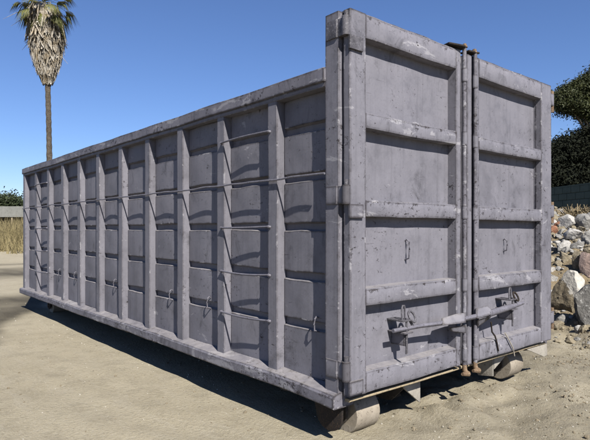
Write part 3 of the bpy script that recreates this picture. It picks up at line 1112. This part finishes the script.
BARK = mottled('bark', (0.11, 0.085, 0.06), (0.18, 0.145, 0.105), (0.25, 0.21, 0.16), 6, 0.95, 0.8, 0.02)
LEAF_A = leaf_material('dark_evergreen_leaf', (0.035, 0.045, 0.015), (0.065, 0.075, 0.026), (0.11, 0.11, 0.04), 0.9)
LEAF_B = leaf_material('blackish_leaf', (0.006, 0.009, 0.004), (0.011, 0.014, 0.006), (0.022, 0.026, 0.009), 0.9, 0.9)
LEAF_C = leaf_material('far_leaf', (0.030, 0.045, 0.020), (0.055, 0.072, 0.030), (0.09, 0.10, 0.045), 0.5)


def tree(name, base, lobes, nclump, nleaf, size, mat, label, seed, trunk_r=0.18, group=None):
    rs = np.random.default_rng(seed)
    root = empty(name, base)
    tag(root, label, 'tree', group)
    bx_, by_, bz_ = base
    # trunk and limbs
    m = MB()
    cz = np.mean([l[2] for l in lobes])
    top = Vector((np.mean([l[0] for l in lobes]), np.mean([l[1] for l in lobes]), cz))
    b0 = Vector(base)
    fork = b0.lerp(top, 0.55)
    m.tube([b0 - Vector((0, 0, 0.2)), b0.lerp(fork, 0.5) + Vector((0.08, 0.05, 0)), fork], [trunk_r * 1.3, trunk_r, trunk_r * 0.8], 10)
    for l in lobes:
        e = Vector(l[:3])
        m.tube([fork - Vector((0, 0, 0.1)), fork.lerp(e, 0.5) + Vector((0, 0, 0.15)), e], [trunk_r * 0.45, trunk_r * 0.2, trunk_r * 0.06], 7)
    m.build('trunk', BARK, root)
    vol = np.array([l[3] * l[4] * l[5] for l in lobes]) ** 0.7
    pick = rs.choice(len(lobes), nclump, p=vol / vol.sum())
    Lb = np.array(lobes)
    d = rand_unit(rs, nclump)
    rad = rs.random(nclump) ** 0.35 * rs.uniform(0.75, 1.02, nclump)
    cc = Lb[pick, :3] + d * Lb[pick, 3:6] * rad[:, None]
    cs = rs.uniform(0.55, 1.25, nclump)
    ci = np.repeat(np.arange(nclump), nleaf)
    n = len(ci)
    off = rs.normal(0, 1, (n, 3)) * (size * 3.6) * cs[ci][:, None] * np.array([1, 1, 0.7])
    C = cc[ci] + off
    nn = rand_unit(rs, n) + d[ci] * 0.6 + np.array([0, 0, 0.5])
    nn /= np.linalg.norm(nn, axis=1, keepdims=True)
    t = np.cross(nn, rand_unit(rs, n))
    t /= np.linalg.norm(t, axis=1, keepdims=True)
    bt = np.cross(nn, t)
    sz = size * rs.uniform(0.5, 1.15, n)[:, None]
    quads_mesh('crown', C, t * sz * 0.5, bt * sz, mat, root, 0.35)
    return root


def wpt(px, py, q):
    p = at_q(px, py, q)
    return [p.x, p.y, p.z]


def lobe(px, py, q, rpx, rpy):
    s = q / FPX
    return wpt(px, py, q) + [rpx * s, rpx * s, rpy * s]


# upper right tree: spreading crown with sky below it
q = 25.0
bp = at_q(618, 220, q)
tree('evergreen_tree', (bp.x, bp.y, gh(bp.x, bp.y)),
     [lobe(586, 97, q, 18, 14), lobe(566, 101, q - .5, 15, 12), lobe(562, 97, q + 1, 10, 9), lobe(577, 90, q, 12, 9), lobe(579, 108, q - .3, 12, 8), lobe(592, 84, q, 12, 9), lobe(590, 113, q, 12, 9), lobe(612, 85, q, 32, 26), lobe(640, 100, q, 30, 28), lobe(606, 126, q, 20, 18), lobe(630, 140, q, 40, 30), lobe(596, 85, q + .5, 12, 8)],
     3900, 56, 0.052, LEAF_A, 'tall olive-green evergreen tree spreading above the darker trees', 5, 0.26)
q = 20.5
bp = at_q(572, 220, q)
tree('dark_tree', (bp.x, bp.y, gh(bp.x, bp.y)),
     [lobe(549, 165, q, 16, 20), lobe(570, 154, q, 20, 19), lobe(590, 152, q, 24, 26), lobe(565, 182, q, 30, 18), lobe(595, 184, q, 30, 20), lobe(540, 175, q, 18, 18)],
     2600, 56, 0.055, LEAF_B, 'dense blackish tree right behind the green block wall', 6, 0.2)
q = 21.5
bp = at_q(632, 220, q)
tree('dark_tree', (bp.x, bp.y, gh(bp.x, bp.y)),
     [lobe(625, 160, q, 30, 26), lobe(640, 185, q, 34, 20), lobe(610, 185, q, 20, 18)],
     1300, 50, 0.055, LEAF_B, 'second blackish tree under the tall evergreen, behind the wall', 9, 0.2)

# ------------------------------------------------------------------ green block wall
BLOCK = mottled('green_painted_block', (0.078, 0.112, 0.094), (0.098, 0.135, 0.114), (0.12, 0.16, 0.138), 3, 0.85, 0.35, 0.006)
MORTAR = mottled('green_mortar', (0.055, 0.075, 0.065), (0.065, 0.088, 0.078), (0.075, 0.10, 0.09), 6, 0.95, 0.4, 0.004)
wA = Vector((14.05, 4.09, 0))
wdv = Vector((1.08, 1.64, 0)).normalized()
wnrm = Vector((-wdv.y, wdv.x, 0))                 # towards the camera side
if wnrm.dot(CAM - wA) < 0:
    wnrm = -wnrm
bw = empty('block_wall', (wA.x, wA.y, 0))
tag(bw, 'dark green painted concrete block wall behind the rubble bank', 'wall')
NB0, NB1, COURSES = -18, 30, 12
WT = 2.42


def wall_box(mb, s0, s1, z0, z1, d0, d1):
    vs = []
    for s in (s0, s1):
        for d in (d0, d1):
            for z in (z0, z1):
                p = wA + wdv * s + wnrm * d
                vs.append((p.x, p.y, z))
    mb.add(vs, [(0, 1, 3, 2), (4, 6, 7, 5), (0, 4, 5, 1), (2, 3, 7, 6), (0, 2, 6, 4), (1, 5, 7, 3)])


m = MB()
wall_box(m, NB0 * 0.4, NB1 * 0.4, 0.0, WT - 0.012, -0.09, 0.088)
core = m.build('wall_core', MORTAR, bw)
bme = MB().box(-0.194, 0.194, -0.012, 0.012, -0.094, 0.094)
proto = bme.build('block', BLOCK, None, bevel=0.006, seg=1)
pm = proto.data
bpy.data.objects.remove(proto)
rest = MB()
ang = math.atan2(wdv.y, wdv.x)
for c in range(COURSES):
    z = WT - 0.106 - 0.2 * c
    for k in range(NB0, NB1):
        s = (k + 0.5) * 0.4 + (0.2 if c % 2 else 0.0) - 0.1
        if -5 <= k <= 12:
            o = link('block', pm)
            p = wA + wdv * s + wnrm * (0.092 + random.uniform(-0.002, 0.003))
            o.location = (p.x, p.y, z)
            o.rotation_euler = (0, 0, ang)
            attach(o, bw)
        else:
            wall_box(rest, s - 0.194, s + 0.194, z - 0.094, z + 0.094, 0.080, 0.100)
tag(rest.build('far_blocks', BLOCK, bw), kind='stuff')
m = MB()
wall_box(m, NB0 * 0.4, NB1 * 0.4, WT - 0.012, WT + 0.03, -0.11, 0.11)
m.build('coping', BLOCK, bw)

# dry twigs on the crest
TWIG = leaf_material('dry_twig', (0.20, 0.15, 0.085), (0.28, 0.22, 0.13), (0.36, 0.30, 0.19), 3, 0.9)
for k, (px, py, n, sz, lab) in enumerate(((571, 216, 260, 0.30, 'dry brown twiggy weed on the crest beside the white rock'),
                                          (585, 214, 200, 0.26, 'dry brown weed on the crest above the broad grey rock'))):
    p, q = ground_hit(px, py)
    rs = np.random.default_rng(60 + k)
    d = rand_unit(rs, n)
    d[:, 2] = np.abs(d[:, 2]) * 0.8 + 0.1
    ln = rs.uniform(0.3, 1.0, n)[:, None] * sz
    c0 = np.array([p.x, p.y, p.z - 0.02]) + rs.normal(0, 0.12, (n, 3)) * np.array([1, 1, 0.05])
    side_ = np.cross(d, rand_unit(rs, n))
    side_ /= np.linalg.norm(side_, axis=1, keepdims=True)
    o = quads_mesh('dry_weed', c0 + d * ln * 0.5, side_ * 0.006, d * ln * 0.5, TWIG)
    tag(o, lab, 'weed')

# ------------------------------------------------------------------ far left: dry grass, shed, trees, hill
GRASS = leaf_material('dry_grass', (0.24, 0.195, 0.095), (0.34, 0.28, 0.15), (0.155, 0.140, 0.065), 0.9, 0.9)
rs = np.random.default_rng(77)
n = 46000
uu = rs.uniform(-0.75, -0.25, n)
qq = rs.uniform(25.0, 40, n)
s_, c_ = math.sin(YAW), math.cos(YAW)
gx_ = CAM.x + (c_ * uu + s_) * qq
gy_ = CAM.y + (-s_ * uu + c_) * qq
cl = fbm(gx_ * 0.5, gy_ * 0.5, 131, 3)
keep = rs.random(n) < np.clip(0.55 + cl * 1.3, 0.1, 1) * sst(25.0, 27.0, qq + cl * 2.5)
gx_, gy_, cl, qq = gx_[keep], gy_[keep], cl[keep], qq[keep]
n = len(gx_)
hgt = (0.75 + 1.0 * rs.random(n) ** 1.3) * (0.8 + 0.5 * cl) * (0.7 + 0.55 * sst(26, 33, qq))
lean = rs.normal(0, 0.28, (n, 2))
d = np.stack([lean[:, 0], lean[:, 1], np.ones(n)], -1)
C = np.stack([gx_, gy_, ground_h(gx_, gy_) + hgt * 0.5 - 0.03], -1)
aa = rs.uniform(0, 3.14, n)
U = np.stack([np.cos(aa), np.sin(aa), np.zeros(n)], -1) * rs.uniform(0.010, 0.026, n)[:, None]
o = quads_mesh('dry_grass', C, U, d * hgt[:, None] * 0.5, GRASS, None, 0.25)
tag(o, 'tall dry yellow grass growing beyond the yard', 'grass', kind='stuff')

# long low shed with a grey fascia on posts
FASC = mottled('grey_fascia', (0.22, 0.22, 0.20), (0.28, 0.28, 0.26), (0.17, 0.17, 0.16), 1.5, 0.8, 0.2, 0.01)
WOOD = mottled('post_wood', (0.33, 0.27, 0.17), (0.40, 0.33, 0.22), (0.22, 0.18, 0.12), 4, 0.9, 0.4, 0.01)
DIM = mottled('shed_back', (0.10, 0.095, 0.085), (0.15, 0.14, 0.125), (0.25, 0.24, 0.22), 1.2, 0.9, 0.3, 0.01)
sq = 46.0
sA = at_q(-110, 217, sq)
sdir = Vector((math.cos(YAW), -math.sin(YAW), 0))
sf = Vector((math.sin(YAW), math.cos(YAW), 0))
shed = empty('open_shed', (sA.x, sA.y, -0.05))
tag(shed, 'long low open shed with grey fascia on wooden posts', 'shed')
zlo, zhi = at_q(0, 217, sq).z, at_q(0, 206.5, sq).z


def sbox(s0, s1, d0, d1, z0, z1, name, mat):
    vs = []
    for s in (s0, s1):
        for dd in (d0, d1):
            for z in (z0, z1):
                p = Vector((sA.x, sA.y, 0)) + sdir * s + sf * dd
                vs.append((p.x, p.y, z))
    return MB().add(vs, [(0, 1, 3, 2), (4, 6, 7, 5), (0, 4, 5, 1), (2, 3, 7, 6), (0, 2, 6, 4), (1, 5, 7, 3)]).build(name, mat, shed)


SL = 30.0
for k in range(10):
    sbox(k * 3.0, k * 3.0 + 2.985, 0, 0.05, zlo + random.uniform(-.01, .01), zhi, 'fascia_board', FASC)
for k in range(21):
    sbox(k * 1.49, k * 1.49 + 0.13, 0.06, 0.19, -0.2, zhi - 0.1, 'post', WOOD)
sbox(-0.2, SL + 0.2, 0.055, 5.0, zhi - 0.06, zhi + 0.02, 'roof', FASC)
sbox(0, SL, 4.7, 4.8, -0.2, zhi - 0.1, 'back_wall', DIM)
# trees behind the shed
for k, (px, py, rpx, rpy, lab) in enumerate((
        (9.0, 205, 8, 7, 'round green tree rising tallest behind the open shed'),
        (1, 206.5, 6, 5, 'low green tree beside the tallest tree behind the open shed'),
        (16, 207, 4, 4, 'small bushy tree behind the shed towards the container'))):
    q = 62 + k * 3
    bp = at_q(px, 226, q)
    tree('far_tree', (bp.x, bp.y, -0.05), [lobe(px, py - 2, q, rpx * 0.6, rpy), lobe(px - rpx * .4, py + 2, q, rpx * .6, rpy * .8), lobe(px + rpx * .4, py + 2, q, rpx * .6, rpy * .8), lobe(px, py + 9, q, rpx * .8, rpy)],
         420, 26, 0.16, LEAF_C, lab, 30 + k, 0.16)
# low dry hill far off
hx = np.linspace(-1, 1, 60)
vs, fs = [], []
HILL = mottled('dry_hill_grass', (0.33, 0.27, 0.16), (0.40, 0.33, 0.21), (0.22, 0.20, 0.11), 0.02, 0.95, 0.2, 1.0)
for j in range(20):
    for i in range(60):
        u_ = -0.46 + hx[i] * 0.5
        q = 420 + j * 22
        p = Vector((CAM.x, CAM.y, 0)) + Vector((c_ * u_ + s_, -s_ * u_ + c_, 0)) * q
        prof = math.sin(math.pi * j / 19) * (1 - hx[i] ** 2) ** 0.8
        z = -1 + 38 * prof * (0.85 + 0.5 * mnoise.noise(Vector((i * 0.13, j * 0.2, 3))))
        vs.append((p.x, p.y, z))
for j in range(19):
    for i in range(59):
        a = j * 60 + i
        fs.append((a, a + 1, a + 61, a + 60))
tag(MB().add(vs, fs).build('hill', HILL, None, angle=80), kind='structure')

# ------------------------------------------------------------------ palm
PALM_BARK = mottled('palm_bark', (0.10, 0.082, 0.062), (0.20, 0.165, 0.125), (0.04, 0.033, 0.027), 5, 0.95, 1.0, 0.06)
DEAD = leaf_material('dead_frond', (0.32, 0.255, 0.165), (0.62, 0.58, 0.51), (0.12, 0.088, 0.055), 2.6, 0.9)
GREEN = leaf_material('palm_frond', (0.085, 0.095, 0.022), (0.16, 0.16, 0.04), (0.23, 0.21, 0.07), 1.4, 0.5)
PQ = 35.0
pb = at_q(50, 229, PQ)
palm = empty('fan_palm', (pb.x, pb.y, -0.05))
tag(palm, 'tall fan palm with a thick skirt of dead fronds behind the container', 'palm tree')
pS = at_q(46.5, 80, PQ)      # skirt bottom
pT = at_q(44.5, 6, PQ)       # crown base
b0 = Vector((pb.x, pb.y, -0.2))
pts, rads = [], []
for k in range(60):
    t = k / 59
    p = b0.lerp(Vector(pT), t) if False else (b0 * (1 - t) + Vector(pT) * t)
    p.x += 0.10 * math.sin(t * 3.0)
    pts.append(p)
    rads.append((0.25 - 0.095 * min(1, t * 2.2)) * (1 + 0.13 * (k % 2)))
pts[-1] = Vector(pT)
MB().tube(pts, rads, 14).build('trunk', PALM_BARK, palm, angle=20)


def axis_at(z):
    t = (z + 0.2) / (pT.z + 0.2)
    p = b0 * (1 - t) + Vector(pT) * t
    p.x += 0.10 * math.sin(t * 3.0)
    return p


# skirt: overlapping folded dead fans hanging down
rs = np.random.default_rng(88)
vs, fs = [], []
zs0, zs1 = pS.z, pT.z + 0.1


def skirt_r(z):
    t = (z - zs0) / (zs1 - zs0)
    return 0.28 + 0.68 * min(1.0, (max(t, 0) * 2.2) ** 0.66) - 0.10 * max(0, t - 0.75) * 4 + 0.06 * math.sin(t * 17) + 0.05 * math.sin(t * 41)


for k in range(2600):
    z = zs0 + (zs1 - zs0) * rs.random() ** 0.85
    a = rs.uniform(0, 6.283)
    r1 = skirt_r(z) * rs.uniform(0.45, 1.04)
    ln = rs.uniform(0.5, 1.7)
    z2 = max(z - ln, zs0 - 0.35 * rs.random())
    r2 = skirt_r(max(z2, zs0)) * rs.uniform(0.65, 1.32)
    ax1, ax2 = axis_at(z), axis_at(z2)
    da = rs.normal(0, 0.16)
    wdt = rs.uniform(0.012, 0.06) if rs.random() < 0.8 else rs.uniform(0.06, 0.12)
    o1 = Vector((math.cos(a), math.sin(a), 0))
    o2 = Vector((math.cos(a + da), math.sin(a + da), 0))
    tg = Vector((-math.sin(a), math.cos(a), 0))
    p1 = ax1 + o1 * r1
    pm_ = (ax1 + ax2) / 2 + o1 * (r1 + r2) * 0.52
    p2 = ax2 + o2 * r2
    i0 = len(vs)
    vs += [p1 - tg * wdt * 0.4, p1 + tg * wdt * 0.4, pm_ - tg * wdt + o1 * 0.02, pm_ + o1 * -0.04, pm_ + tg * wdt + o1 * 0.02, p2 - tg * wdt * 0.35, p2 + tg * wdt * 0.35]
    fs += [(i0, i0 + 3, i0 + 2), (i0, i0 + 1, i0 + 3), (i0 + 1, i0 + 4, i0 + 3), (i0 + 2, i0 + 3, i0 + 5), (i0 + 3, i0 + 6, i0 + 5), (i0 + 3, i0 + 4, i0 + 6)]
sk = MB().add(vs, fs)
me = bpy.data.meshes.new('dead_frond_skirt')
me.from_pydata([tuple(v) for v in sk.v], [], sk.f)
me.materials.append(DEAD)
tag(link('dead_frond_skirt', me, palm), kind='stuff')


def fan(origin, az, el, plen, flen, droop, mat, name, spread=1.9, nl=22):
    """fan leaf: petiole then a folded fan of leaflets"""
    m_v, m_f = [], []
    o1 = Vector((math.cos(az), math.sin(az), 0))
    up = Vector((0, 0, 1))
    d0 = (o1 * math.cos(el) + up * math.sin(el)).normalized()
    d1 = (d0 - up * droop * 0.5).normalized()
    hub = origin + d0 * plen * 0.6 + d1 * plen * 0.4
    mb = MB().tube([origin, origin + d0 * plen * 0.6, hub], [0.022, 0.016, 0.012], 5)
    sd_ = d1.cross(up).normalized()
    for j in range(nl):
        t = (j / (nl - 1) - 0.5) * spread
        dl = (d1 * math.cos(t) + sd_ * math.sin(t)).normalized()
        l = flen * (1 - 0.25 * abs(t)) * random.uniform(0.85, 1.08)
        w_ = 0.030
        pn = dl.cross(up).normalized()
        mid = hub + dl * l * 0.55
        tip = hub + dl * l * 0.92 - up * l * (0.22 + droop * 0.35)
        i0 = len(mb.v)
        mb.v += [tuple(hub), tuple(mid - pn * w_ + up * 0.012), tuple(mid + pn * w_ + up * 0.012), tuple(tip)]
        mb.f += [(i0, i0 + 1, i0 + 2), (i0 + 1, i0 + 3, i0 + 2)]
    me = bpy.data.meshes.new(name)
    me.from_pydata(mb.v, [], mb.f)
    me.materials.append(mat)
    return link(name, me, palm)


for k in range(46):
    el = -1.0 + 2.2 * (k / 45.0)
    az = k * 2.399 + random.uniform(-0.2, 0.2)
    zz = pT.z + 0.05 + 0.5 * k / 45
    fan(axis_at(min(zz, pT.z)) + Vector((0, 0, zz - min(zz, pT.z))), az, el + random.uniform(-.12, .12), random.uniform(1.0, 1.6), random.uniform(0.9, 1.2), 0.9 - 0.5 * k / 45, GREEN, 'frond')
# a few stray dead stalks
for px, py, ex_, ey_ in ((29, 14, 3, 19), (30, 20, 11, 26), (60, 30, 68, 43), (60, 58, 68, 64), (29, 45, 22, 50), (61, 40, 63, 52)):
    p0, p1 = at_q(px + 6 * (1 if px < 44 else -1), py - 3, PQ), at_q(ex_, ey_, PQ)
    mid = p0.lerp(p1, 0.55) + Vector((0, 0, 0.22))
    MB().tube([p0, mid, p1], [0.025, 0.02, 0.006], 5).build('dead_stalk', DEAD, palm)
